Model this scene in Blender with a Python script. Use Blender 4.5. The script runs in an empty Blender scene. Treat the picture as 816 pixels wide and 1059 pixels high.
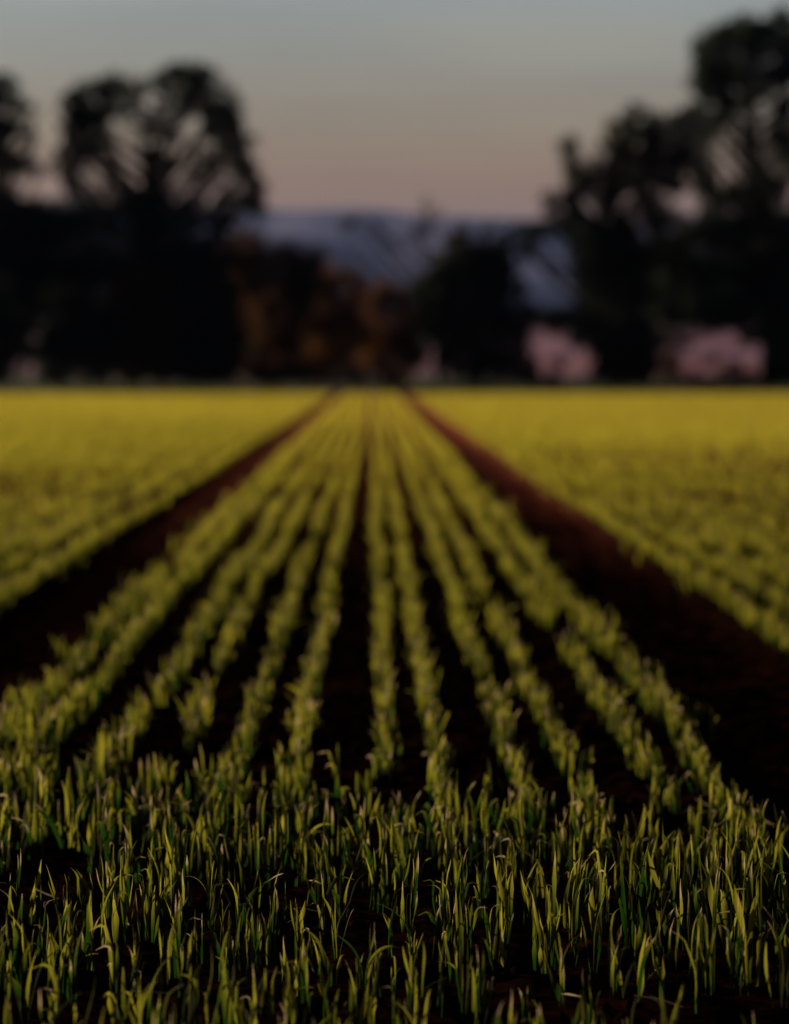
import bpy, math, random
import numpy as np
from mathutils import Vector, Matrix
SEED = 7
rng = np.random.default_rng(SEED)
random.seed(SEED)
sc = bpy.context.scene
COL = sc.collection

# ------------------------------------------------------------------ camera
H = 0.68                       # eye height, m
FPX = 2500.0                   # focal length in photo pixels (photo 816 x 1059)
PITCH = math.atan((529.5 - 380.0) / FPX)
YAW = math.atan((408.0 - 386.0) / FPX)
cam = bpy.data.cameras.new('camera')
camo = bpy.data.objects.new('camera', cam); COL.objects.link(camo)
camo.location = (0, 0, H)
camo.rotation_euler = (math.pi / 2 - PITCH, 0, -YAW)
cam.sensor_fit = 'VERTICAL'; cam.sensor_height = 36.0; cam.sensor_width = 36.0
cam.lens = 36.0 * FPX / 1059.0
cam.clip_start = 0.05; cam.clip_end = 30000
cam.dof.use_dof = True; cam.dof.focus_distance = 2.85; cam.dof.aperture_fstop = 3.4
cam.dof.aperture_blades = 0
sc.camera = camo
ROT = camo.rotation_euler.to_matrix()

def at(px, py, Y):
    """world point seen at photo pixel (px,py) at depth Y"""
    d = ROT @ Vector(((px - 408.0) / FPX, (529.5 - py) / FPX, -1.0))
    t = Y / d.y
    return np.array([d.x * t, Y, H + d.z * t])

# ------------------------------------------------------------------ light
SUN_EL, SUN_AZ = math.radians(11.0), math.radians(62.0)   # azimuth: degrees to the left of the view direction
sdir = Vector((-math.sin(SUN_AZ) * math.cos(SUN_EL), math.cos(SUN_AZ) * math.cos(SUN_EL), math.sin(SUN_EL)))
sl = bpy.data.lights.new('sun', 'SUN'); sl.energy = 5.0; sl.angle = math.radians(0.6); sl.color = (1.0, 0.84, 0.53)
so = bpy.data.objects.new('sun', sl); COL.objects.link(so)
so.rotation_euler = sdir.to_track_quat('Z', 'Y').to_euler()
so.location = (-20, 20, 30)

w = bpy.data.worlds.new('World'); sc.world = w; w.use_nodes = True
nt = w.node_tree; nt.nodes.clear()
N = nt.nodes.new; L = nt.links.new
out = N('ShaderNodeOutputWorld'); bg = N('ShaderNodeBackground')
sky = N('ShaderNodeTexSky'); sky.sky_type = 'NISHITA'; sky.sun_disc = False
sky.sun_elevation = SUN_EL; sky.sun_rotation = -SUN_AZ
sky.air_density = 1.6; sky.dust_density = 3.0; sky.ozone_density = 1.5
tc = N('ShaderNodeTexCoord'); sep = N('ShaderNodeSeparateXYZ')
L(tc.outputs['Generated'], sep.inputs[0])
ramp = N('ShaderNodeValToRGB')
L(sep.outputs['Z'], ramp.inputs[0])
cr = ramp.color_ramp
pts = [(0.0, (0.95, 0.50, 0.38)), (0.052, (1.18, 0.66, 0.42)), (0.075, (1.32, 0.77, 0.40)), (0.095, (1.30, 0.98, 0.58)),
       (0.118, (1.32, 1.24, 0.98)), (0.145, (1.40, 1.54, 1.46)), (0.20, (0.85, 0.90, 0.88)), (0.34, (0.14, 0.16, 0.18)), (1.0, (0.045, 0.055, 0.08))]
while len(cr.elements) < len(pts): cr.elements.new(0.5)
for e, (p, c) in zip(cr.elements, pts): e.position = p; e.color = (*c, 1)
# thin cloud bank high in the frame
mp = N('ShaderNodeMapping'); mp.inputs['Scale'].default_value = (4, 4, 16)
nz = N('ShaderNodeTexNoise'); nz.inputs['Scale'].default_value = 1.3; nz.inputs['Detail'].default_value = 4
L(tc.outputs['Generated'], mp.inputs[0]); L(mp.outputs[0], nz.inputs[0])
nr = N('ShaderNodeMapRange'); nr.inputs[1].default_value = 0.40; nr.inputs[2].default_value = 0.72
nr.inputs[3].default_value = 0.93; nr.inputs[4].default_value = 1.13
L(nz.outputs[0], nr.inputs[0])
mul = N('ShaderNodeMix'); mul.data_type = 'RGBA'; mul.blend_type = 'MULTIPLY'; mul.inputs[0].default_value = 1
L(ramp.outputs[0], mul.inputs[6]); L(nr.outputs[0], mul.inputs[7])
def cloud(src, az, z, sa, sz, col, amt):
    at2 = N('ShaderNodeMath'); at2.operation = 'ARCTAN2'; L(sep.outputs['X'], at2.inputs[0]); L(sep.outputs['Y'], at2.inputs[1])
    def sq(sock, c0, s_):
        a = N('ShaderNodeMath'); a.operation = 'SUBTRACT'; L(sock, a.inputs[0]); a.inputs[1].default_value = c0
        b = N('ShaderNodeMath'); b.operation = 'DIVIDE'; L(a.outputs[0], b.inputs[0]); b.inputs[1].default_value = s_
        c = N('ShaderNodeMath'); c.operation = 'MULTIPLY'; L(b.outputs[0], c.inputs[0]); L(b.outputs[0], c.inputs[1])
        return c.outputs[0]
    zz = N('ShaderNodeMath'); zz.operation = 'MULTIPLY_ADD'; L(nz.outputs[0], zz.inputs[0]); zz.inputs[1].default_value = sz * 1.5; L(sep.outputs['Z'], zz.inputs[2])
    s1 = sq(at2.outputs[0], az, sa); s2 = sq(zz.outputs[0], z + sz * .75, sz)
    ad = N('ShaderNodeMath'); L(s1, ad.inputs[0]); L(s2, ad.inputs[1])
    mr = N('ShaderNodeMapRange'); mr.interpolation_type = 'SMOOTHSTEP'; mr.inputs[1].default_value = 1; mr.inputs[2].default_value = 0; mr.inputs[3].default_value = 0; mr.inputs[4].default_value = amt
    L(ad.outputs[0], mr.inputs[0])
    m_ = N('ShaderNodeMix'); m_.data_type = 'RGBA'; L(mr.outputs[0], m_.inputs[0]); L(src, m_.inputs[6]); m_.inputs[7].default_value = (*col, 1)
    return m_.outputs[2]
c_out = cloud(mul.outputs[2], -.118, .160, .080, .013, (2.1, 1.95, 1.55), 1.0)
c_out = cloud(c_out, .07, .132, .10, .016, (1.7, 1.6, 1.25), .45)
c_out = cloud(c_out, -.02, .115, .12, .010, (1.45, 1.25, 0.95), .35)
mix = N('ShaderNodeMix'); mix.data_type = 'RGBA'; mix.inputs[0].default_value = 0.93
L(sky.outputs[0], mix.inputs[6]); L(c_out, mix.inputs[7])
L(mix.outputs[2], bg.inputs[0]); bg.inputs[1].default_value = 0.10
L(bg.outputs[0], out.inputs['Surface'])

sc.view_settings.view_transform = 'Standard'; sc.view_settings.look = 'None'
sc.view_settings.exposure = 0.95; sc.view_settings.gamma = 1
sc.render.engine = 'CYCLES'
cy = sc.cycles
cy.use_denoising = True
cy.max_bounces = 6; cy.diffuse_bounces = 3; cy.glossy_bounces = 2; cy.transmission_bounces = 4
cy.volume_bounces = 0; cy.transparent_max_bounces = 4
cy.caustics_reflective = False; cy.caustics_refractive = False

# ------------------------------------------------------------------ noise
_T = np.random.default_rng(99).random((256, 256))
def vnoise(x, y):
    x = np.asarray(x, float); y = np.asarray(y, float)
    xi = np.floor(x).astype(np.int64); yi = np.floor(y).astype(np.int64)
    fx = x - xi; fy = y - yi
    fx = fx * fx * (3 - 2 * fx); fy = fy * fy * (3 - 2 * fy)
    a = _T[xi & 255, yi & 255]; b = _T[(xi + 1) & 255, yi & 255]
    c = _T[xi & 255, (yi + 1) & 255]; d = _T[(xi + 1) & 255, (yi + 1) & 255]
    return (a * (1 - fx) + b * fx) * (1 - fy) + (c * (1 - fx) + d * fx) * fy
def fbm(x, y, o=4):
    s = 0; a = .5; t = 0
    for i in range(o):
        s = s + a * vnoise(x * 2 ** i + 17.3 * i, y * 2 ** i + 9.1 * i); t += a; a *= .5
    return s / t

# ------------------------------------------------------------------ mesh + object helpers
def new_mesh(name, V, F, mat, tint=None, smooth=False):
    """V (n,3); F (m,k) all of one size, or a list of such arrays"""
    me = bpy.data.meshes.new(name)
    Fs = F if isinstance(F, list) else [F]
    Fs = [np.asarray(f) for f in Fs if len(f)]
    nl = sum(f.size for f in Fs); nf = sum(len(f) for f in Fs)
    me.vertices.add(len(V)); me.vertices.foreach_set('co', np.ascontiguousarray(V, np.float32).ravel())
    me.loops.add(nl); me.polygons.add(nf)
    me.loops.foreach_set('vertex_index', np.concatenate([f.ravel() for f in Fs]).astype(np.int32))
    starts = []; off = 0
    for f in Fs:
        starts.append(off + np.arange(len(f)) * f.shape[1]); off += f.size
    me.polygons.foreach_set('loop_start', np.concatenate(starts).astype(np.int32))
    if smooth: me.polygons.foreach_set('use_smooth', np.ones(nf, bool))
    me.update(calc_edges=True)
    if tint is not None:
        a = me.color_attributes.new('tint', 'FLOAT_COLOR', 'POINT')
        c = np.ones((len(V), 4), np.float32); c[:, :tint.shape[1]] = tint
        a.data.foreach_set('color', c.ravel())
    me.materials.append(mat)
    return me

def link(name, me, parent=None):
    o = bpy.data.objects.new(name, me); COL.objects.link(o)
    if parent is not None: o.parent = parent
    return o
def tag(o, label=None, cat=None, group=None, kind=None):
    if label: o['label'] = label
    if cat: o['category'] = cat
    if group: o['group'] = group
    if kind: o['kind'] = kind
    return o

# ------------------------------------------------------------------ materials
def mat_new(name):
    m = bpy.data.materials.new(name); m.use_nodes = True
    t = m.node_tree; t.nodes.clear()
    o = t.nodes.new('ShaderNodeOutputMaterial')
    return m, t, o

def leaf_material(name, c0, c1, trans, transl_w=0.5, rough=0.5, dry=None, spec=0.35):
    """diffuse blade that also passes light; tint.r = plant to plant variation, on wheat also painted light by distance, g = along the blade, b = dry tip"""
    m, t, o = mat_new(name); n = t.nodes.new; l = t.links.new
    at_ = n('ShaderNodeAttribute'); at_.attribute_name = 'tint'
    sp = n('ShaderNodeSeparateColor'); l(at_.outputs['Color'], sp.inputs[0])
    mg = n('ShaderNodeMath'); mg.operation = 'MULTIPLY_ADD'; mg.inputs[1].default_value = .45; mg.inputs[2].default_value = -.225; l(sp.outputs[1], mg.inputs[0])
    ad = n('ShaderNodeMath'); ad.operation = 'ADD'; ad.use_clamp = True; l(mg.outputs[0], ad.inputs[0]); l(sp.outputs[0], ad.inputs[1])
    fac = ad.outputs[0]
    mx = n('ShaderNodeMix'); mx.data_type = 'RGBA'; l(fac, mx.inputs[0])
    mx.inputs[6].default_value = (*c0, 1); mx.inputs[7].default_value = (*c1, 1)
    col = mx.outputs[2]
    mt = n('ShaderNodeMix'); mt.data_type = 'RGBA'; l(fac, mt.inputs[0])
    t0, t1 = trans if isinstance(trans[0], tuple) else (trans, tuple(v * 1.25 for v in trans))
    mt.inputs[6].default_value = (*t0, 1); mt.inputs[7].default_value = (*t1, 1)
    tcol = mt.outputs[2]
    if dry:
        md = n('ShaderNodeMix'); md.data_type = 'RGBA'; l(sp.outputs[2], md.inputs[0]); l(col, md.inputs[6]); md.inputs[7].default_value = (*dry, 1); col = md.outputs[2]
        me_ = n('ShaderNodeMix'); me_.data_type = 'RGBA'; l(sp.outputs[2], me_.inputs[0]); l(tcol, me_.inputs[6]); me_.inputs[7].default_value = (*[v * .6 for v in dry], 1); tcol = me_.outputs[2]
    p = n('ShaderNodeBsdfPrincipled'); l(col, p.inputs['Base Color']); p.inputs['Roughness'].default_value = rough
    p.inputs['Specular IOR Level'].default_value = spec
    tr = n('ShaderNodeBsdfTranslucent'); l(tcol, tr.inputs[0])
    ms = n('ShaderNodeMixShader'); ms.inputs[0].default_value = transl_w
    l(p.outputs[0], ms.inputs[1]); l(tr.outputs[0], ms.inputs[2]); l(ms.outputs[0], o.inputs[0])
    return m

M_WHEAT = leaf_material('wheat_leaf', (0.004, 0.008, 0.002), (0.20, 0.185, 0.030), ((0.009, 0.030, 0.003), (0.47, 0.395, 0.042)), 0.55, 0.75, dry=(0.50, 0.36, 0.25), spec=0.03)  # dark end painted for the dim front, pale end for the sunlit far field

def noise_material(name, c0, c1, scale, rough=0.95, bump=0.0, c2=None, scale2=None, spec=0.1):
    m, t, o = mat_new(name); n = t.nodes.new; l = t.links.new
    tcn = n('ShaderNodeTexCoord')
    nz = n('ShaderNodeTexNoise'); nz.inputs['Scale'].default_value = scale; nz.inputs['Detail'].default_value = 6
    l(tcn.outputs['Object'], nz.inputs[0])
    rp = n('ShaderNodeValToRGB'); rp.color_ramp.elements[0].position = .35; rp.color_ramp.elements[1].position = .68
    rp.color_ramp.elements[0].color = (*c0, 1); rp.color_ramp.elements[1].color = (*c1, 1)
    l(nz.outputs[0], rp.inputs[0]); col = rp.outputs[0]
    if c2:
        n2 = n('ShaderNodeTexNoise'); n2.inputs['Scale'].default_value = scale2; n2.inputs['Detail'].default_value = 3
        l(tcn.outputs['Object'], n2.inputs[0])
        r2 = n('ShaderNodeMapRange'); r2.inputs[1].default_value = .48; r2.inputs[2].default_value = .62; l(n2.outputs[0], r2.inputs[0])
        mx = n('ShaderNodeMix'); mx.data_type = 'RGBA'; l(r2.outputs[0], mx.inputs[0]); l(col, mx.inputs[6]); mx.inputs[7].default_value = (*c2, 1)
        col = mx.outputs[2]
    p = n('ShaderNodeBsdfPrincipled'); l(col, p.inputs['Base Color']); p.inputs['Roughness'].default_value = rough
    p.inputs['Specular IOR Level'].default_value = spec
    if bump:
        b = n('ShaderNodeBump'); b.inputs['Strength'].default_value = 1; b.inputs['Distance'].default_value = bump
        l(nz.outputs[0], b.inputs['Height']); l(b.outputs[0], p.inputs['Normal'])
    l(p.outputs[0], o.inputs[0])
    return m
def blend_along_y(m, gain, y0, y1):
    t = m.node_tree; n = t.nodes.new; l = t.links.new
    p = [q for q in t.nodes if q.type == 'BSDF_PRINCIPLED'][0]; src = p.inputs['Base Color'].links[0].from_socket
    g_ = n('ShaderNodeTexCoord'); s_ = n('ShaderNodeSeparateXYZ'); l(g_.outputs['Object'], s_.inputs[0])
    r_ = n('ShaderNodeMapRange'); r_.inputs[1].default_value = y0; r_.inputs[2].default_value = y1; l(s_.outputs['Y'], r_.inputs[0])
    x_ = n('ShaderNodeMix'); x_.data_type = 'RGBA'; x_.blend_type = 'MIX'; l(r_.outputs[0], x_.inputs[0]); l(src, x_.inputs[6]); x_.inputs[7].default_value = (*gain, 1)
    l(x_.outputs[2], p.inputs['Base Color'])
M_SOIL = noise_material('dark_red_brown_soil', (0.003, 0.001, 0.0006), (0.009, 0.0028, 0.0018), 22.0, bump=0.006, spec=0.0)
blend_along_y(M_SOIL, (0.18, 0.045, 0.032), 8.0, 26.0)   # dark soil near the headland, lighter and redder further out
M_MARGIN = noise_material('field_margin_turf', (0.006, 0.007, 0.002), (0.014, 0.013, 0.004), 0.8)
M_PLAIN = noise_material('pink_brown_ploughland', (0.09, 0.020, 0.040), (0.30, 0.17, 0.34), 0.018, c2=(0.22, 0.08, 0.12), scale2=0.006)
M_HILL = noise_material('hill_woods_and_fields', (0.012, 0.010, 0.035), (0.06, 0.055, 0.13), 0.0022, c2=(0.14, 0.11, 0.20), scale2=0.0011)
M_BARK = noise_material('dark_bark', (0.006, 0.004, 0.003), (0.016, 0.011, 0.008), 3.0, bump=0.02)
M_STRAW = noise_material('weathered_straw', (0.10, 0.07, 0.04), (0.22, 0.16, 0.10), 40.0)

# ------------------------------------------------------------------ ground: one sheet out to the horizon
LROW = [-.662, -.575, -.432, -.336, -.231, -.136, .017, .104, .230, .322, .452, .545]
TRACKS = [(-1.03, -.73), (.60, .96)]
FIELD_END = 61.0
def ground_z(x, y):
    z = np.zeros(np.broadcast(x, y).shape)
    near = np.clip(1 - (np.hypot(x, y - 4) - 8) / 12, 0, 1)
    z = z + near * (0.022 * (fbm(x * 14, y * 14, 3) - .5) + 0.018 * (fbm(x * 45 + 5, y * 45, 2) - .5))
    for a, b in TRACKS:
        m = 1 / (1 + np.exp(-(x - a) / .02)) * 1 / (1 + np.exp((x - b) / .02)) * (y < FIELD_END) / (1 + np.exp(-(y - 3.6 + .22 * x) / .05))
        z = z - .022 * m
    z = z + 0.02 * (fbm(x * 1.3, y * 1.3, 2) - .5) * np.clip((60 - y) / 20, 0, 1) * np.clip((30 - abs(x)) / 10, 0, 1)
    # beyond the trees the land climbs towards the hills
    far = np.clip((y - 170) / 1300, 0, 1)
    z = z + 30 * far ** 1.15 + 6 * far * (fbm(x * .004, y * .004, 3) - .5)
    return z
def spread(dense_lo, dense_hi, step, lo, hi, g=1.16):
    a = list(np.arange(dense_lo, dense_hi, step)); s = step; v = a[-1]
    while v < hi: s *= g; v += s; a.append(v)
    s = step; v = a[0]; b = []
    while v > lo: s *= g; v -= s; b.append(v)
    return np.array(b[::-1] + a)
xs = spread(-1.6, 1.7, .016, -9000, 9000); ys = spread(1.2, 7.0, .018, -600, 9000, 1.06)
GX, GY = np.meshgrid(xs, ys)
GZ = ground_z(GX, GY)
nx, ny = len(xs), len(ys)
V = np.stack([GX.ravel(), GY.ravel(), GZ.ravel()], 1)
i = np.arange(ny - 1)[:, None] * nx + np.arange(nx - 1)[None]
F = np.stack([i, i + 1, i + nx + 1, i + nx], -1).reshape(-1, 4)
me = new_mesh('ground', V, F, M_SOIL, smooth=True)
me.materials.append(M_MARGIN); me.materials.append(M_PLAIN)
cy_ = V[F[:, 0], 1]
mi = np.where(cy_ < FIELD_END - .3, 0, np.where(cy_ < 170, 1, 2)).astype(np.int32)
me.polygons.foreach_set('material_index', mi)
g = link('ground', me); tag(g, 'dark red brown soil of the field with two bare wheel tracks, pink ploughland beyond the trees', kind='structure')

# ------------------------------------------------------------------ hills
def ridge(name, label, y0, depth, prof, mat, seed):
    """prof: list of (photo px x, photo px y) of the skyline at distance y0"""
    px = np.array([p[0] for p in prof], float); py = np.array([p[1] for p in prof], float)
    xx = np.linspace(at(px[0], 300, y0)[0], at(px[-1], 300, y0)[0], 260)
    cx = np.array([at(a, b, y0)[0] for a, b in prof]); cz = np.array([at(a, b, y0)[2] for a, b in prof])
    top = np.interp(xx, cx, cz)
    k = 40
    tt = np.linspace(-1, 1, k)
    X, T = np.meshgrid(xx, tt)
    env = np.cos(T * math.pi / 2) ** 1.3
    Z = env * top[None] * (1 + .10 * (fbm(X * .0016 + seed, T * 3.1, 4) - .5) * 2 * (1 - env ** 6)) + env * 26 * (fbm(X * .006 + seed, T * 5, 4) - .5) + env * 5 * (fbm(X * .03, T * 20, 3) - .5)
    Y = y0 + T * depth
    V = np.stack([X.ravel(), Y.ravel(), Z.ravel() - 3], 1)
    nx = len(xx); i = np.arange(k - 1)[:, None] * nx + np.arange(nx - 1)[None]
    F = np.stack([i, i + 1, i + nx + 1, i + nx], -1).reshape(-1, 4)
    o = link(name, new_mesh(name, V, F, mat, smooth=True)); tag(o, label, kind='structure')
    return o
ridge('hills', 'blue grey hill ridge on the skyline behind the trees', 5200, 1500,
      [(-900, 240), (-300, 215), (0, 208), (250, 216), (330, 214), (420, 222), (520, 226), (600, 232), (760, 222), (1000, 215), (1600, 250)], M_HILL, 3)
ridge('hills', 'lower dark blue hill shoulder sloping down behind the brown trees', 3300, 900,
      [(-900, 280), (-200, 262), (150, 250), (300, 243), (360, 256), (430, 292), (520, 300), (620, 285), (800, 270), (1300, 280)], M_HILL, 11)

# ------------------------------------------------------------------ tubes and trees
def tube(pts, rad, sides=7):
    pts = np.asarray(pts, float); rad = np.asarray(rad, float); n = len(pts)
    tan = np.gradient(pts, axis=0); tan /= np.linalg.norm(tan, axis=1)[:, None] + 1e-9
    up = np.array([0, 1., 0]) if abs(tan[0, 1]) < .8 else np.array([1., 0, 0])
    V = []
    for k in range(n):
        a = np.cross(tan[k], up); a /= np.linalg.norm(a) + 1e-9; b = np.cross(a, tan[k])
        th = np.arange(sides) / sides * 2 * math.pi
        V.append(pts[k] + rad[k] * (np.cos(th)[:, None] * a + np.sin(th)[:, None] * b))
    V = np.concatenate(V)
    F = []
    for k in range(n - 1):
        for s in range(sides):
            s2 = (s + 1) % sides
            F.append((k * sides + s, k * sides + s2, (k + 1) * sides + s2, (k + 1) * sides + s))
    return V, np.array(F)
def join(parts):
    Vs, Fs, o = [], [], 0
    for v, f in parts:
        Vs.append(v); Fs.append(f + o); o += len(v)
    return np.concatenate(Vs), np.concatenate(Fs)

def leaves(centres, size, r):
    """one folded leaf-shaped face pair per centre"""
    n = len(centres)
    d = r.normal(size=(n, 3)); d /= np.linalg.norm(d, axis=1)[:, None]
    e = np.cross(d, r.normal(size=(n, 3))); e /= np.linalg.norm(e, axis=1)[:, None]
    s = size * r.uniform(.6, 1.4, n)[:, None]
    V = np.stack([centres - d * s * .5, centres + e * s * .3, centres + d * s * .55, centres - e * s * .3], 1).reshape(-1, 3)
    F = np.arange(n * 4).reshape(n, 4)
    return V, F

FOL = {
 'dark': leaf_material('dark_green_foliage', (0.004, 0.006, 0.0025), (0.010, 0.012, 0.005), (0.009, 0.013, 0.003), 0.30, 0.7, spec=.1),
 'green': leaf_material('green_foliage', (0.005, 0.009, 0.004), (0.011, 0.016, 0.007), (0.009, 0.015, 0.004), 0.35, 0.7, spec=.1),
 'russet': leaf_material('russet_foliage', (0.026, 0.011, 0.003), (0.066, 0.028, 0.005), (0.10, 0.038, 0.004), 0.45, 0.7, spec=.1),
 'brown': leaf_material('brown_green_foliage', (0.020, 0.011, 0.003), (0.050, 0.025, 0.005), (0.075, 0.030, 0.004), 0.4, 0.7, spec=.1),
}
tree_id = [0]
def tree(name, label, cat, Y, base_px, clumps, fol='dark', trunk_r=.22, leaf=.17, dens=1.0, lean=0, group=None, fork=.35, multi=1):
    """clumps: (px, py, rx, ry, density) as seen from the field; every clump gets its own depth, limbs and leaves"""
    tree_id[0] += 1
    r = np.random.default_rng(1000 + tree_id[0])
    sc_ = Y / FPX
    base = at(base_px, 400, Y); base[2] = ground_z(base[0], Y)
    root = bpy.data.objects.new(name, None); COL.objects.link(root); root.location = base
    root.empty_display_size = .5
    tag(root, label, cat, group)
    sat = []
    for c in clumps:
        if max(c[2], c[3]) <= 30 and c[1] < 300:
            for _ in range(3):
                a = r.uniform(0, 6.283); k_ = r.uniform(.95, 1.35); q_ = r.uniform(.13, .25)
                sat.append((c[0] + math.cos(a) * c[2] * k_, c[1] + math.sin(a) * c[3] * k_, max(c[2] * q_, 2.5), max(c[3] * q_, 2.5), (c[4] if len(c) > 4 else 1.) * .8))
    clumps = list(clumps) + sat
    cs = []
    ext = max(abs(c[0] - base_px) + c[2] for c in clumps) * sc_ * .8
    for c in clumps:
        px, py, rx, ry = c[:4]; de = c[4] if len(c) > 4 else 1.0
        dx = (px - base_px) * sc_
        yo = r.uniform(-1, 1) * math.sqrt(max(ext ** 2 - dx ** 2, .3)) * .42
        p = at(px, py, Y + yo); k = (Y + yo) / FPX
        cs.append((p, rx * k, ry * k, de))
    # trunk and limbs
    parts = []
    zt = np.array([c[0][2] for c in cs]); hi = zt.max()
    trunks = []
    for m in range(multi):
        off = (m - (multi - 1) / 2) * .8
        topx = np.mean([c[0][0] for c in cs]) * .6 + base[0] * .4
        tp = []
        H_ = hi * .86
        for q in range(9):
            s = q / 8
            tp.append([base[0] + off * (1 + s * 1.5) + (topx - base[0]) * s ** 1.3 + .12 * math.sin(q * 2.1 + tree_id[0]) * s + lean * s, Y + .15 * math.sin(q * 1.3 + m) * s, -.15 + (H_ + .15) * s])
        tp = np.array(tp)
        rr = trunk_r * (1 - .82 * (np.arange(9) / 8)) * (1 + .5 * np.exp(-np.arange(9) * 2.0))
        parts.append(tube(tp, rr, 9)); trunks.append((tp, rr))
    leafc = []
    for p, rx, rz, de in cs:
        tp, rr = trunks[int(r.integers(len(trunks)))]
        zq = max(p[2] - abs(p[0] - base[0]) * .7 - r.uniform(.2, .8), hi * fork * .6)
        zq = min(zq, tp[-1, 2] * .97)
        q = np.interp(zq, tp[:, 2], np.arange(9)); A = np.array([np.interp(q, np.arange(9), tp[:, a]) for a in range(3)])
        r0 = min(np.interp(q, np.arange(9), rr) * .6, .10)
        s = np.linspace(0, 1, 7)[:, None]
        mid = (A + p) / 2 + np.array([0, 0, -.12 * np.linalg.norm(p - A)]) + r.normal(size=3) * .12
        pts = (1 - s) ** 2 * A + 2 * s * (1 - s) * mid + s ** 2 * p
        parts.append(tube(pts, np.linspace(r0, .02, 7), 5))
        ntw = int(2 + 5 * rx)
        for _ in range(ntw):
            d = r.normal(size=3); d /= np.linalg.norm(d)
            e = p + d * np.array([rx, min(rx, rz * 1.2), rz]) * r.uniform(.6, 1.0)
            st = pts[int(r.integers(3, 7))]
            m2 = (st + e) / 2 + r.normal(size=3) * .08
            parts.append(tube(np.array([st, m2, e]), np.array([.022, .014, .006]), 4))
        area = math.pi * rx * rz
        n = int(area * 5.0 * de * dens / (leaf * leaf * .30))
        # leaves sit on little twig clusters, which keeps the outline ragged and leaves holes
        ncl = max(5, int(n / 14))
        u = r.normal(size=(ncl, 3)); u /= np.linalg.norm(u, axis=1)[:, None]
        rad = r.uniform(.15, 1.0, ncl) ** .5 * r.choice([1, 1, 1, 1, 1.12], ncl)
        cc = p + u * rad[:, None] * np.array([rx, (rx + rz) * .5, rz])
        idx = r.integers(0, ncl, n)
        leafc.append(cc[idx] + r.normal(size=(n, 3)) * leaf * .62)
    C_ = np.concatenate(leafc)
    C_ = C_[C_[:, 2] > .08]
    lv, lf = leaves(C_, leaf, r)
    V, F = join(parts)
    tk = link('trunk', new_mesh('trunk', V - base, F, M_BARK, smooth=True), root)
    rnd = np.repeat(vnoise(C_[:, 0] * 1.1 + 50, C_[:, 2] * 1.1 + C_[:, 1]) * .7 + r.random(len(C_)) * .3, 4)
    t_ = np.stack([rnd, rnd * 0 + .5, rnd * 0], 1)
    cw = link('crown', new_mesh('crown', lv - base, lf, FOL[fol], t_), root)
    return root

# left group
tree('broadleaf_tree', 'dark broad tree cut by the left edge of the picture, gaps low in its crown', 'tree', 84, -20,
     [(-2, 92, 16, 18), (-30, 115, 34, 34), (-60, 160, 40, 50), (14, 100, 12, 14, .6), (2, 132, 16, 12, .8), (28, 140, 9, 10, .5), (-5, 160, 22, 16, .8), (22, 172, 22, 14, .9), (8, 196, 14, 8, .5), (-20, 215, 40, 26), (20, 232, 26, 22), (-50, 250, 60, 60), (-10, 280, 50, 45), (28, 118, 12, 14, .35), (10, 134, 12, 12, .6), (35, 216, 20, 10)],
     'dark', .28, .17, 1.0)
tree('broadleaf_tree', 'tall round dark tree left of the hills, its crown pierced by discs of pink sky', 'tree', 82, 135,
     [(95, 104, 26, 24, 1.1), (75, 112, 14, 18, .8), (118, 92, 18, 14, .8), (142, 90, 16, 11, .6), (178, 86, 24, 19, .95), (207, 84, 22, 18, .95), (230, 112, 22, 24, 1.1),
      (238, 145, 18, 20, 1.1), (216, 138, 12, 12, .8), (252, 172, 13, 16, .9), (262, 196, 13, 20, 1.1), (268, 214, 8, 9, .8),
      (92, 146, 22, 18), (70, 170, 16, 22), (84, 196, 16, 16, .9), (114, 168, 12, 16, .7), (118, 192, 13, 12, .6), (173, 168, 10, 10, .8), (160, 128, 20, 12, .45), (187, 112, 16, 10, .6),
      (160, 186, 8, 14, .6), (204, 184, 9, 18, .7), (230, 200, 14, 10, .4), (206, 158, 10, 10, .4), (100, 224, 26, 18), (146, 222, 24, 16), (190, 220, 24, 16), (228, 228, 18, 16, .8),
      (78, 132, 12, 14), (100, 125, 16, 12), (176, 140, 12, 12, .6), (218, 172, 12, 18, .7), (246, 208, 14, 12, .7), (166, 206, 16, 8, .8), (126, 210, 14, 10), (205, 110, 16, 12, .8), (128, 112, 14, 8, .7), (120, 258, 34, 26), (180, 258, 26, 26, .9), (216, 262, 24, 22, .8)],
     'green', .30, .16, 1.0)
tree('broadleaf_tree', 'mid height dark tree filling the gap between the two tall left trees', 'tree', 85, 50,
     [(40, 240, 30, 26), (70, 236, 28, 24), (10, 260, 30, 30), (60, 285, 45, 38), (20, 310, 40, 36), (48, 214, 14, 8, .5)], 'dark', .2, .19, 1.1)
tree('shrub', 'black rounded shrub at the left end of the tree line', 'shrub', 80, -15, [(-20, 320, 36, 36), (0, 350, 30, 34), (-40, 365, 34, 34), (-5, 378, 20, 20)], 'dark', .1, .2, 1.2, multi=2)
tree('shrub', 'wide black shrub right of the small pink gap at the far left', 'shrub', 80, 78, [(70, 330, 34, 34), (92, 362, 34, 34), (60, 365, 20, 28), (52, 392, 14, 10), (110, 340, 24, 30)], 'dark', .1, .2, 1.2, multi=2)
tree('shrub', 'black shrub under the tall round tree', 'shrub', 81, 150, [(140, 300, 34, 30, .9), (165, 335, 30, 32), (135, 362, 26, 32), (168, 375, 24, 24)], 'brown', .1, .2, 1.15, multi=2)
tree('shrub', 'dark brown shrub between the tall round tree and the russet trees', 'shrub', 80.5, 212, [(205, 300, 32, 32), (228, 340, 30, 34), (200, 350, 24, 34), (205, 385, 26, 14), (235, 380, 16, 18)], 'dark', .1, .2, 1.2, multi=2)
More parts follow.
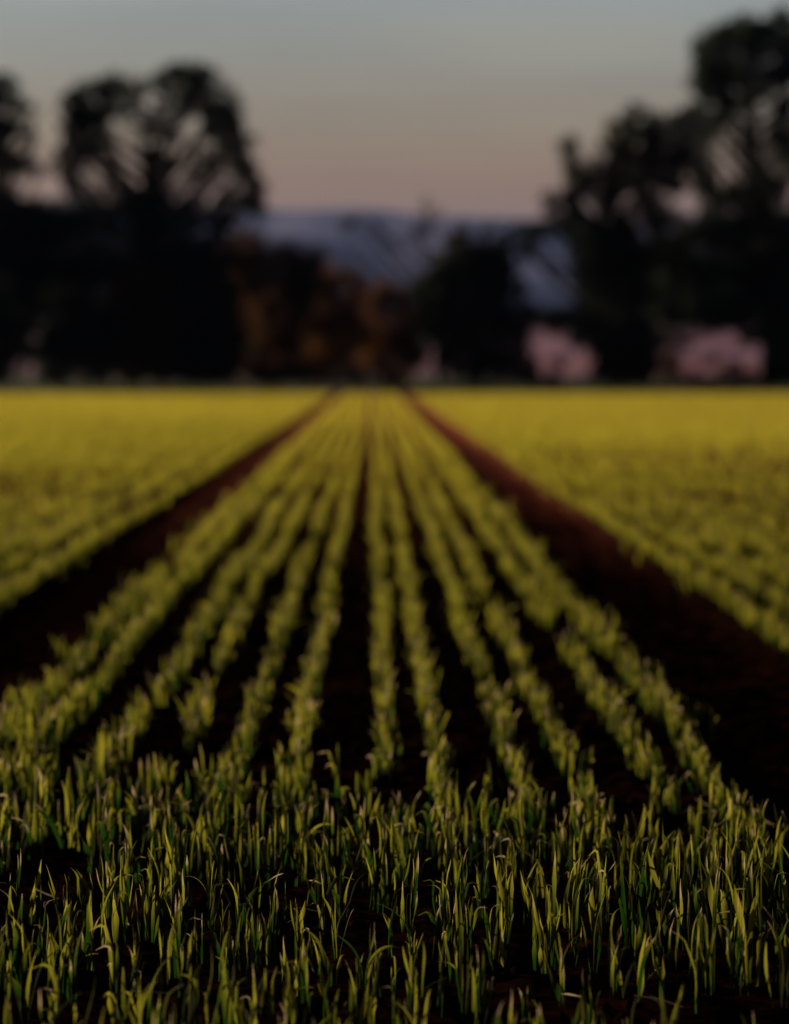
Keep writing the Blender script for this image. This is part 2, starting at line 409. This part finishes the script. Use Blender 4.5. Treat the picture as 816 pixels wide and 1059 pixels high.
tree('small_tree', 'brown bushy tree, the highest of the russet trees beside the hills', 'tree', 91, 275,
     [(240, 262, 20, 16), (258, 250, 14, 10, .8), (322, 270, 18, 12, .8), (250, 275, 26, 22), (285, 270, 26, 18, .9), (310, 282, 22, 18, .9), (265, 305, 36, 28), (300, 315, 34, 28), (330, 295, 16, 14, .8), (285, 345, 40, 26), (262, 370, 22, 22)], 'brown', .16, .18, 1.1)
tree('small_tree', 'russet bushy tree in the middle of the brown trees', 'tree', 95, 338,
     [(345, 284, 18, 10, .8), (368, 292, 16, 10, .8), (338, 300, 20, 14, .9), (352, 318, 26, 20), (325, 335, 22, 24), (360, 348, 28, 24), (335, 365, 24, 20, .9)], 'russet', .14, .17, 1.0)
tree('small_tree', 'low orange brown tree just left of the black domed tree', 'tree', 98, 400,
     [(385, 315, 20, 16, .9), (395, 298, 14, 9, .8), (428, 345, 12, 22), (424, 374, 14, 13), (405, 385, 14, 8, .8), (434, 366, 8, 14, .9), (405, 308, 18, 14, .9), (420, 325, 18, 22), (395, 342, 26, 22), (418, 360, 18, 20, .9), (385, 368, 16, 16, .9)], 'russet', .13, .17, 1.0)
tree('shrub', 'low dark shrub at the foot of the brown trees', 'shrub', 80, 300, [(292, 382, 18, 10), (318, 384, 20, 10), (270, 386, 16, 9), (342, 390, 12, 6)], 'brown', .08, .2, 1.2, multi=2)
tree('shrub', 'small dark shrub under the low orange brown tree', 'shrub', 80, 382, [(372, 388, 14, 8), (392, 388, 12, 8), (412, 388, 8, 8, .8)], 'brown', .07, .18, 1.1, multi=2)
tree('small_tree', 'black domed tree with ball shaped tufts on top, in front of the hills', 'tree', 82, 490,
     [(474, 246, 11, 12, 1.1), (505, 242, 9, 8, .5), (462, 285, 22, 20), (500, 276, 28, 20), (480, 268, 22, 14), (522, 292, 20, 24), (450, 310, 20, 26), (490, 315, 44, 32), (460, 345, 30, 30), (515, 345, 28, 34), (490, 372, 44, 22), (530, 378, 18, 16),
      (528, 240, 14, 7, .35), (436, 298, 12, 16, .9), (544, 328, 10, 18), (512, 256, 20, 8, .8), (540, 258, 14, 6, .4)], 'dark', .2, .19, 1.2)
tree('bare_tree', 'thin nearly leafless tree whose twigs cross the hills', 'tree', 86, 455,
     [(368, 230, 17, 6, .45), (395, 238, 16, 5, .25), (420, 246, 10, 5, .2), (440, 214, 8, 10, .12), (436, 236, 8, 10, .2), (450, 225, 8, 10, .1), (455, 262, 14, 12, .4)], 'dark', .12, .14, .8, fork=.7)
tree('shrub', 'broad dark thicket behind the left trees, below the tall round crown', 'shrub', 87, 110, [(30, 290, 40, 34), (90, 290, 40, 40), (150, 290, 34, 34), (200, 290, 34, 34), (40, 350, 24, 40), (95, 350, 40, 44), (150, 350, 40, 44), (200, 350, 40, 44), (232, 350, 22, 40), (232, 295, 16, 24)], 'dark', .1, .24, 1.0, multi=3)
tree('shrub', 'dark thicket behind the russet trees, seen as their lower shadowy gaps', 'shrub', 106, 330, [(280, 330, 34, 30), (320, 345, 34, 30), (360, 350, 26, 26), (395, 355, 22, 24), (300, 375, 40, 20), (355, 378, 28, 12)], 'brown', .1, .24, .9, multi=3)
# right group
tree('shrub', 'broad dark thicket behind the right trees, above both pink gaps', 'shrub', 92, 655, [(630, 275, 40, 34), (690, 280, 40, 34), (750, 285, 40, 34), (810, 290, 40, 44), (640, 320, 34, 24), (700, 325, 40, 16), (765, 325, 40, 14), (810, 345, 26, 34), (646, 365, 22, 34)], 'dark', .12, .24, 1.0, multi=2)
tree('broadleaf_tree', 'dark spreading tree with a spiky top, leftmost of the right hand trees', 'tree', 83, 640,
     [(588, 156, 9, 12, .9), (594, 176, 12, 14, 1.0), (602, 192, 13, 12), (584, 222, 22, 12), (562, 236, 18, 10, .9), (546, 246, 10, 8, .7), (570, 208, 12, 10, .35), (640, 132, 18, 12, .55), (658, 108, 9, 10, .25), (626, 152, 12, 10, .5),
      (636, 190, 14, 18, .9), (660, 150, 26, 22), (672, 182, 24, 18), (690, 158, 20, 22), (704, 132, 22, 18), (640, 168, 18, 14, .8), (600, 236, 22, 12), (640, 236, 18, 14), (676, 226, 10, 16, .9), (615, 262, 30, 22), (650, 262, 32, 26),
      (610, 290, 22, 18), (640, 300, 32, 30), (600, 330, 32, 12), (566, 328, 20, 10, .9), (648, 335, 26, 20), (690, 260, 24, 22), (672, 208, 16, 10), (692, 188, 16, 14, .9), (628, 208, 10, 20, .9), (590, 206, 12, 14), (622, 176, 12, 14, .7), (668, 130, 16, 14, .8), (606, 350, 20, 13), (628, 362, 14, 16), (580, 336, 22, 9), (712, 165, 12, 16, .8), (690, 226, 20, 10)], 'dark', .32, .17, 1.05)
tree('broadleaf_tree', 'tallest tree, its greenish top reaching the upper right corner', 'tree', 86, 800,
     [(745, 36, 16, 14, .8), (772, 26, 20, 12, .8), (804, 26, 20, 14, .8), (722, 50, 10, 12, .7), (738, 58, 20, 22, 1.0), (744, 92, 22, 20, 1.1), (728, 82, 14, 22, .9), (768, 40, 22, 17, .8), (772, 70, 20, 20, .8), (800, 48, 22, 22, .8), (804, 84, 20, 20, 1.0), (820, 60, 22, 30, .9), (780, 98, 16, 8, .7),
      (755, 112, 20, 12, .7), (722, 120, 14, 14, .8), (716, 168, 14, 18, .8), (776, 206, 18, 12), (744, 206, 16, 10, .8), (812, 112, 16, 18), (792, 190, 12, 18, .8), (735, 232, 26, 12), (790, 246, 24, 16), (770, 275, 20, 14, .9), (684, 348, 12, 10), (780, 346, 18, 12), (730, 334, 50, 8), (742, 124, 12, 12, .5), (730, 150, 14, 18, .6), (806, 142, 12, 22, 1.0), (824, 160, 24, 34), (765, 150, 8, 20, .25), (728, 186, 20, 18, .7), (760, 196, 12, 14, .5), (786, 176, 10, 16, .35), (806, 196, 16, 16, .9), (730, 218, 10, 14, .6), (780, 222, 12, 12, .6),
      (720, 244, 24, 14), (760, 240, 22, 12), (800, 232, 24, 20), (700, 270, 26, 24), (725, 290, 34, 22, .9), (765, 262, 12, 8, .6), (800, 272, 20, 26), (790, 304, 34, 24), (740, 316, 42, 20), (690, 312, 30, 26), (840, 240, 40, 40), (840, 300, 40, 40)], 'green', .36, .17, 1.05, lean=-.2)
tree('shrub', 'black shrub at the foot of the spreading tree, between the two pink gaps', 'shrub', 80.5, 645, [(632, 360, 18, 22), (655, 350, 22, 22), (648, 380, 20, 18), (668, 372, 10, 20), (618, 385, 8, 12)], 'dark', .1, .2, 1.2, multi=2)
tree('shrub', 'very low dark scrub in front of the wide pink gap', 'shrub', 81, 725, [(736, 372, 9, 5, .5), (720, 390, 9, 4, .6), (694, 372, 12, 13, .8), (708, 354, 12, 7, .6), (752, 386, 10, 6, .5), (762, 378, 8, 5, .6), (690, 388, 10, 10), (705, 396, 18, 6, .8), (735, 398, 20, 5, .7), (768, 393, 14, 9), (676, 378, 8, 14)], 'brown', .05, .16, 1.0, multi=2)
tree('shrub', 'black shrub at the right edge of the picture', 'shrub', 80.5, 815, [(812, 350, 28, 24), (820, 375, 30, 24), (796, 380, 12, 16), (850, 360, 30, 40)], 'dark', .1, .2, 1.2, multi=2)
tree('shrub', 'low black shrub at the right foot of the domed tree', 'shrub', 80, 548, [(577, 374, 5, 8, .5), (548, 384, 12, 14), (566, 392, 16, 7), (541, 364, 7, 12), (590, 398, 16, 4, .7)], 'dark', .07, .18, 1.1, multi=2)

# ------------------------------------------------------------------ young wheat
def blades(base, hgt, az, lean, bend, width, roll, nseg, r, fold=True, dryp=0.0, wavy=0.0):
    """grow n blades; returns V, F, tint. fold: three verts across (a V section), else a flat strip"""
    n = len(base); ac = 3 if fold else 2
    t = np.linspace(0, 1, nseg + 1)
    th = lean[:, None] + bend[:, None] * t[None] ** 2
    if wavy:
        ph = r.uniform(0, 6.28, (n, 2)); fq = r.uniform(3, 9, n)
        th = th + wavy * np.sin(ph[:, :1] + fq[:, None] * t[None]) * (.3 + t[None])
        # some tips are pinched over into a small hook
        hook = (r.random(n) < .20)[:, None] * np.clip((t[None] - .80) / .1, 0, 1) * r.uniform(.5, 1.9, n)[:, None]
        th = th + hook
    ds = hgt[:, None] / nseg
    sx = np.sin(th) * ds; cz = np.cos(th) * ds
    rx = np.concatenate([np.zeros((n, 1)), np.cumsum(sx[:, 1:], 1)], 1); rz = np.concatenate([np.zeros((n, 1)), np.cumsum(cz[:, 1:], 1)], 1)
    ca, sa = np.cos(az)[:, None], np.sin(az)[:, None]
    P = np.stack([base[:, :1] + rx * ca, base[:, 1:2] + rx * sa, base[:, 2:3] + rz], -1)       # n, s, 3
    T = np.stack([np.sin(th) * ca, np.sin(th) * sa, np.cos(th)], -1)
    W0 = np.stack([-sa + 0 * th, ca + 0 * th, 0 * th], -1)
    Nn = np.cross(T, W0)
    ro = (roll[:, None] * (0.25 + t[None] * (1.0 + 2.2 * (wavy > 0))))[..., None]
    Wd = W0 * np.cos(ro) + Nn * np.sin(ro); Nv = np.cross(T, Wd)
    prof = np.clip(np.minimum(.30 + 1.7 * t, 1) * (1 - t ** 3.2) ** .8, .03, 1)[None, :, None] * width[:, None, None] * .5
    if wavy:
        w0 = r.uniform(.15, .45, n)[:, None]; pk = r.uniform(.3, .7, n)[:, None]
        pr = np.clip(w0 + (1 - w0) * np.sin(np.clip(t[None] / pk, 0, 1) * math.pi / 2), 0, 1) * np.clip(1 - np.clip((t[None] - pk) / (1 - pk), 0, 1) ** 1.8, .05, 1)
        pr = pr * (1 + .16 * np.sin(ph[:, 1:] + t[None] * fq[:, None] * 2.3))
        prof = pr[..., None] * width[:, None, None] * .5
    if fold:
        Vv = np.stack([P - Wd * prof, P + Nv * prof * .38, P + Wd * prof], 2)
    else:
        Vv = np.stack([P - Wd * prof, P + Wd * prof], 2)
    V = Vv.reshape(-1, 3)
    s = nseg + 1
    idx = (np.arange(n)[:, None, None] * s + np.arange(nseg)[None, :, None]) * ac + np.arange(ac - 1)[None, None]
    F = np.stack([idx, idx + 1, idx + ac + 1, idx + ac], -1).reshape(-1, 4)
    tr = r.random(n)
    dry = (r.random(n) < dryp)[:, None] * np.clip((t[None] - r.uniform(.72, .93, n)[:, None]) / .07, 0, 1)
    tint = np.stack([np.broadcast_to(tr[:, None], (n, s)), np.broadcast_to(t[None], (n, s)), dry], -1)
    tint = np.repeat(tint.reshape(-1, 3), ac, 0)
    return V, F, tint

def crop(pos, hs, nb, nseg, r, fold, wmul, dryp, spread_=.010, pale=None, wavy=0.0):
    """pos (n,3) plant feet, hs (n) heights -> arrays"""
    n = len(pos); m = n * nb
    b = np.repeat(pos, nb, 0); hh = np.repeat(hs, nb)
    b = b + np.concatenate([r.normal(size=(m, 2)) * spread_, np.zeros((m, 1))], 1)
    h = hh * r.uniform(.55, 1.1, m)
    az = r.uniform(0, 2 * math.pi, m)
    lean = np.abs(r.normal(.10, .11, m)); bend = np.abs(r.normal(.10, .34, m))
    if wavy: lean = lean * .65; bend = bend * .8
    kink = r.random(m) < (.07 if wavy else .12); bend = np.where(kink, bend + r.uniform(.7, 1.8, m), bend)
    wd = r.uniform(.0035, .0095, m) * wmul
    roll = r.normal(0, .7, m)
    V, F, T = blades(b, h, az, lean, bend, wd, roll, nseg, r, fold, dryp, wavy)
    k = len(V) // m
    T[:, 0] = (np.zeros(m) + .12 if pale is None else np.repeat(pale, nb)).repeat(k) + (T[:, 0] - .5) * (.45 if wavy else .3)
    return V, F, T

# rows: the twelve between the wheel tracks, then evenly drilled rows on either side
rows = list(LROW)
x = TRACKS[0][0] - .040
while x > -26: rows.append(x); x -= .115 + .03 * (len(rows) % 2)
x = TRACKS[1][1] + .045
while x < 26: rows.append(x); x += .115 + .03 * (len(rows) % 2)
feet = []
r = np.random.default_rng(5)
def head_y(x): return 3.62 - .22 * x          # the headland in front is drilled crosswise
hk = 0
yh = -2.4
while yh < 4.6:
    n = int(14 / .020)
    xx = -7 + (np.arange(n) + r.random(n)) * .020
    yy = yh - .22 * xx * (yh > 2.0) + r.normal(size=n) * .022 + .02 * (vnoise(xx * 1.1, xx * 0 + hk) - .5)
    good = (vnoise(xx * 7, xx * 0 + hk * 5.1) > .22) & (r.random(n) < np.interp(yy, [2.1, 2.9], [.60, 1.0])) & (yy < head_y(xx) + .16 * r.normal(size=n)) & (np.abs(xx) < 1.6 + np.maximum(yy, 0) * .45)
    feet.append(np.stack([xx[good], yy[good], np.full(good.sum(), -1.)], 1))
    yh += .125; hk += 1
for k, rx in enumerate(rows):
    inner = k < len(LROW)
    y = -2.5
    ymin = max(-2.5, abs(rx) / .42 - 6)
    n = int((FIELD_END - ymin) / .021)
    yy = ymin + (np.arange(n) + r.random(n)) * .021
    # thin with distance: far plants are drawn fewer but fuller
    keep = r.random(n) < np.clip(24.0 / np.maximum(yy, 1), .40, 1.0)
    yy = yy[keep]
    xx = rx + r.normal(size=len(yy)) * (.007 if abs(rx) < 1.3 else .016) + .010 * (vnoise(yy * .9 + k * 7.7, yy * 0 + k) - .5) * 2
    # gaps and weak spots along the drill
    clump = vnoise(yy * 9 + k * 31.7, yy * 0 + k * 3.3)
    good = (clump > (.33 if inner else .27)) & (yy > head_y(rx) + .16 * r.normal(size=len(yy)))
    feet.append(np.stack([xx[good], yy[good], np.full(good.sum(), k, float)], 1))
for a, b in TRACKS:
    n = 110
    yy = 4.2 + 50 * r.random(n) ** 1.2
    side = r.random(n) < .5
    off = r.random(n) ** 1.6 * .030
    feet.append(np.stack([np.where(side, a + off, b - off), yy, np.full(n, 3.)], 1))
feet = np.concatenate(feet)
X, Y = feet[:, 0], feet[:, 1]
# poorer patches out in the side beds
patch = fbm(X * .55 + 3, Y * .22 + 8, 3)
weak = np.clip((.50 - patch) / .12, 0, 1) * (np.abs(X) > 1.15) * (Y > 4.0) * np.clip((24 - Y) / 8, 0, 1)
for (cx, cyy, a, b) in [(-2.0, 13.0, .9, 2.6), (1.95, 11.5, .7, 2.8), (2.6, 14.0, 1.0, 3.0)]:
    weak = np.maximum(weak, .85 * np.exp(-(((X - cx) / a) ** 2 + ((Y - cyy) / b) ** 2)))
keep = r.random(len(X)) > weak * .76
feet = feet[keep]; weak = weak[keep]; X, Y = feet[:, 0], feet[:, 1]
hs = (np.where(feet[:, 2] < 0, np.interp(Y + .22 * X, [2.2, 2.9, 3.6], [.080, .094, .074]), .064 + .012 * np.clip((np.abs(X) - .25) / .2, 0, 1)) + .034 * (fbm(X * 2.2, Y * 2.2, 3) - .5) * 2 + r.normal(size=len(X)) * .010) * (1 - .30 * weak)
hs = np.clip(hs, .05, .17)
P = np.stack([X, Y, ground_z(X, Y) - .004], 1)
# paler and yellower with distance: dim front, sunlit far end painted into leaf colour
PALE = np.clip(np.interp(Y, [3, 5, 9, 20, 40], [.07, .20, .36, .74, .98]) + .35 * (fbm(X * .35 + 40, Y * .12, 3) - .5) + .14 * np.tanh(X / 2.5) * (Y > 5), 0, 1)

# the nearest plants that the picture shows one by one: an object each
def project(p):
    d = (p - np.array([0, 0, H])) @ np.array(ROT)
    return 408 + FPX * d[:, 0] / -d[:, 2], 529.5 - FPX * d[:, 1] / -d[:, 2]
tx, ty = project(P + np.stack([0 * hs, 0 * hs, hs * .9], 1))
vis = (Y > 1.9) & (tx > 2) & (tx < 814) & (ty < 1052)
order = np.where(vis)[0][np.argsort(Y[vis])]
near = order[:300]
print('cut depth of single plants', Y[near].max())
protos = []
rp = np.random.default_rng(21)
for q in range(36):
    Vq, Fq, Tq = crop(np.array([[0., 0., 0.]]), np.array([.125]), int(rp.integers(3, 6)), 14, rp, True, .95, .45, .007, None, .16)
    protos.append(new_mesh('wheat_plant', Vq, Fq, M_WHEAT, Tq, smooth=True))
first = None
for j, q in enumerate(near):
    if first is None:
        o = link('wheat_plant', protos[0]); first = o
        tag(o, 'young green wheat plant with narrow upright blades in the sharp front rows', 'wheat plant', 'single young wheat plants in the nearest rows')
    else:
        o = first.copy(); o.data = protos[j % len(protos)]; COL.objects.link(o)
    o.location = P[q]; o.rotation_euler = (0, 0, rp.uniform(0, 6.283)); s = hs[q] / .125
    o.scale = (s, s, s)
mask = np.ones(len(P), bool); mask[near] = False
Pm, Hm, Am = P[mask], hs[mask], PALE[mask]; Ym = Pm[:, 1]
Vs, Fs, Ts, off = [], [], [], 0
for lo, hi_, nb, ns, fold, wm, dp, frac in [(-3, 2.0, 4, 4, False, 1.1, .2, 1), (2.0, 6.0, 4, 9, True, 1.0, .40, 1), (6.0, 12, 4, 4, False, 1.15, .2, 1), (12, 26, 3, 2, False, 1.6, 0, 1), (26, 80, 3, 1, False, 3.0, 0, 1)]:
    m = (Ym >= lo) & (Ym < hi_)
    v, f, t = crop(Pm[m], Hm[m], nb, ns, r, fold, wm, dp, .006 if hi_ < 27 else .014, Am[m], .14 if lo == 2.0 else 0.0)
    print('crop zone', lo, hi_, m.sum(), len(f))
    Vs.append(v); Fs.append(f + off); Ts.append(t); off += len(v)
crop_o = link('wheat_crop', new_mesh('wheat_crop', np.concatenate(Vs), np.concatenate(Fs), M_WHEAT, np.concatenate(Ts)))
tag(crop_o, 'young green wheat growing in long drilled rows that run to the trees', 'wheat', kind='stuff')

# rough grass along the far edge of the field
r2 = np.random.default_rng(77)
n = 42000
b = np.stack([r2.uniform(-22, 22, n), FIELD_END + .2 + r2.random(n) ** 1.3 * 15, np.zeros(n)], 1)
v, f, t = blades(b, r2.uniform(.08, .20, n), r2.uniform(0, 6.28, n), np.abs(r2.normal(.2, .15, n)), np.abs(r2.normal(.4, .3, n)), r2.uniform(.02, .05, n), r2.normal(0, .5, n), 2, r2, False)
M_ROUGH = leaf_material('rough_grass', (0.008, 0.010, 0.003), (0.018, 0.017, 0.004), (0.02, 0.02, 0.004), 0.35, 0.6)
tag(link('rough_grass', new_mesh('rough_grass', v, f, M_ROUGH, t)), 'dark rough grass along the far edge of the field under the trees', 'grass', kind='stuff')

# straw bits and clods lying between the near rows
n = 60
parts = []
for q in range(n):
    y = 2.2 + 1.7 * r2.random(); x = r2.uniform(-.36, .36) * y * .55 * 1.3
    z = float(ground_z(np.array(x), np.array(y))) + .006
    a = r2.uniform(0, 6.28); Lh = r2.uniform(.008, .035)
    d = np.array([math.cos(a), math.sin(a), r2.normal() * .25]) * Lh
    p = np.array([x, y, z])
    parts.append(tube(np.array([p - d, p + r2.normal(size=3) * .002, p + d]), np.array([.0010, .0013, .0008]), 5))
V, F = join(parts)
tag(link('straw_litter', new_mesh('straw_litter', V, F, M_STRAW)), 'scattered pale straw bits on the dark soil between the front rows', 'straw', kind='stuff')
parts = []
for q in range(900):
    y = 2.0 + 9 * r2.random() ** 1.3; x = r2.uniform(-.30, .30) * y * 1.1
    s = r2.uniform(.004, .013) * (1 if r2.random() < .85 else 1.7)
    z = float(ground_z(np.array(x), np.array(y))) + s * .3
    th = np.arange(7) / 7 * 6.283
    rings = []
    for zz, rr in ((-.8, .55), (-.2, 1.0), (.4, .85), (.85, .35)):
        k = rr * r2.uniform(.75, 1.25, 7)
        rings.append(np.stack([x + s * k * np.cos(th), y + s * k * np.sin(th) * .9, z + s * zz * .8 * np.ones(7)], 1))
    Vc = np.concatenate(rings + [np.array([[x, y, z + s * .95]])])
    Fc = [(a * 7 + b_, a * 7 + (b_ + 1) % 7, (a + 1) * 7 + (b_ + 1) % 7, (a + 1) * 7 + b_) for a in range(3) for b_ in range(7)]
    Fc += [(21 + b_, 21 + (b_ + 1) % 7, 28, 28) for b_ in range(7)]
    parts.append((Vc, np.array(Fc)))
V, F = join(parts)
tri = F[F[:, 2] == F[:, 3]][:, :3]; quad = F[F[:, 2] != F[:, 3]]
tag(link('soil_clods', new_mesh('soil_clods', V, [quad, tri], M_SOIL)), 'small dark clods of soil lying between the wheat rows and in the wheel tracks', 'soil', kind='stuff')

# ------------------------------------------------------------------ air
HAZE = True
if HAZE:
    m, t, o = mat_new('haze_air')
    pv = t.nodes.new('ShaderNodeVolumePrincipled'); pv.inputs['Color'].default_value = (.30, .40, 1.0, 1); pv.inputs['Density'].default_value = 0.42e-4; pv.inputs['Anisotropy'].default_value = 0.1
    t.links.new(pv.outputs[0], o.inputs['Volume'])
    x0, x1, y0, y1, z0, z1 = -9800, 9800, -1200, 9900, -30, 430
    Vb = np.array([(a, b, c) for a in (x0, x1) for b in (y0, y1) for c in (z0, z1)], float)
    Fb = np.array([(0, 1, 3, 2), (4, 6, 7, 5), (0, 4, 5, 1), (2, 3, 7, 6), (0, 2, 6, 4), (1, 5, 7, 3)])
    tag(link('haze', new_mesh('haze', Vb, Fb, m)), 'faint evening haze over the field and hills', kind='stuff')
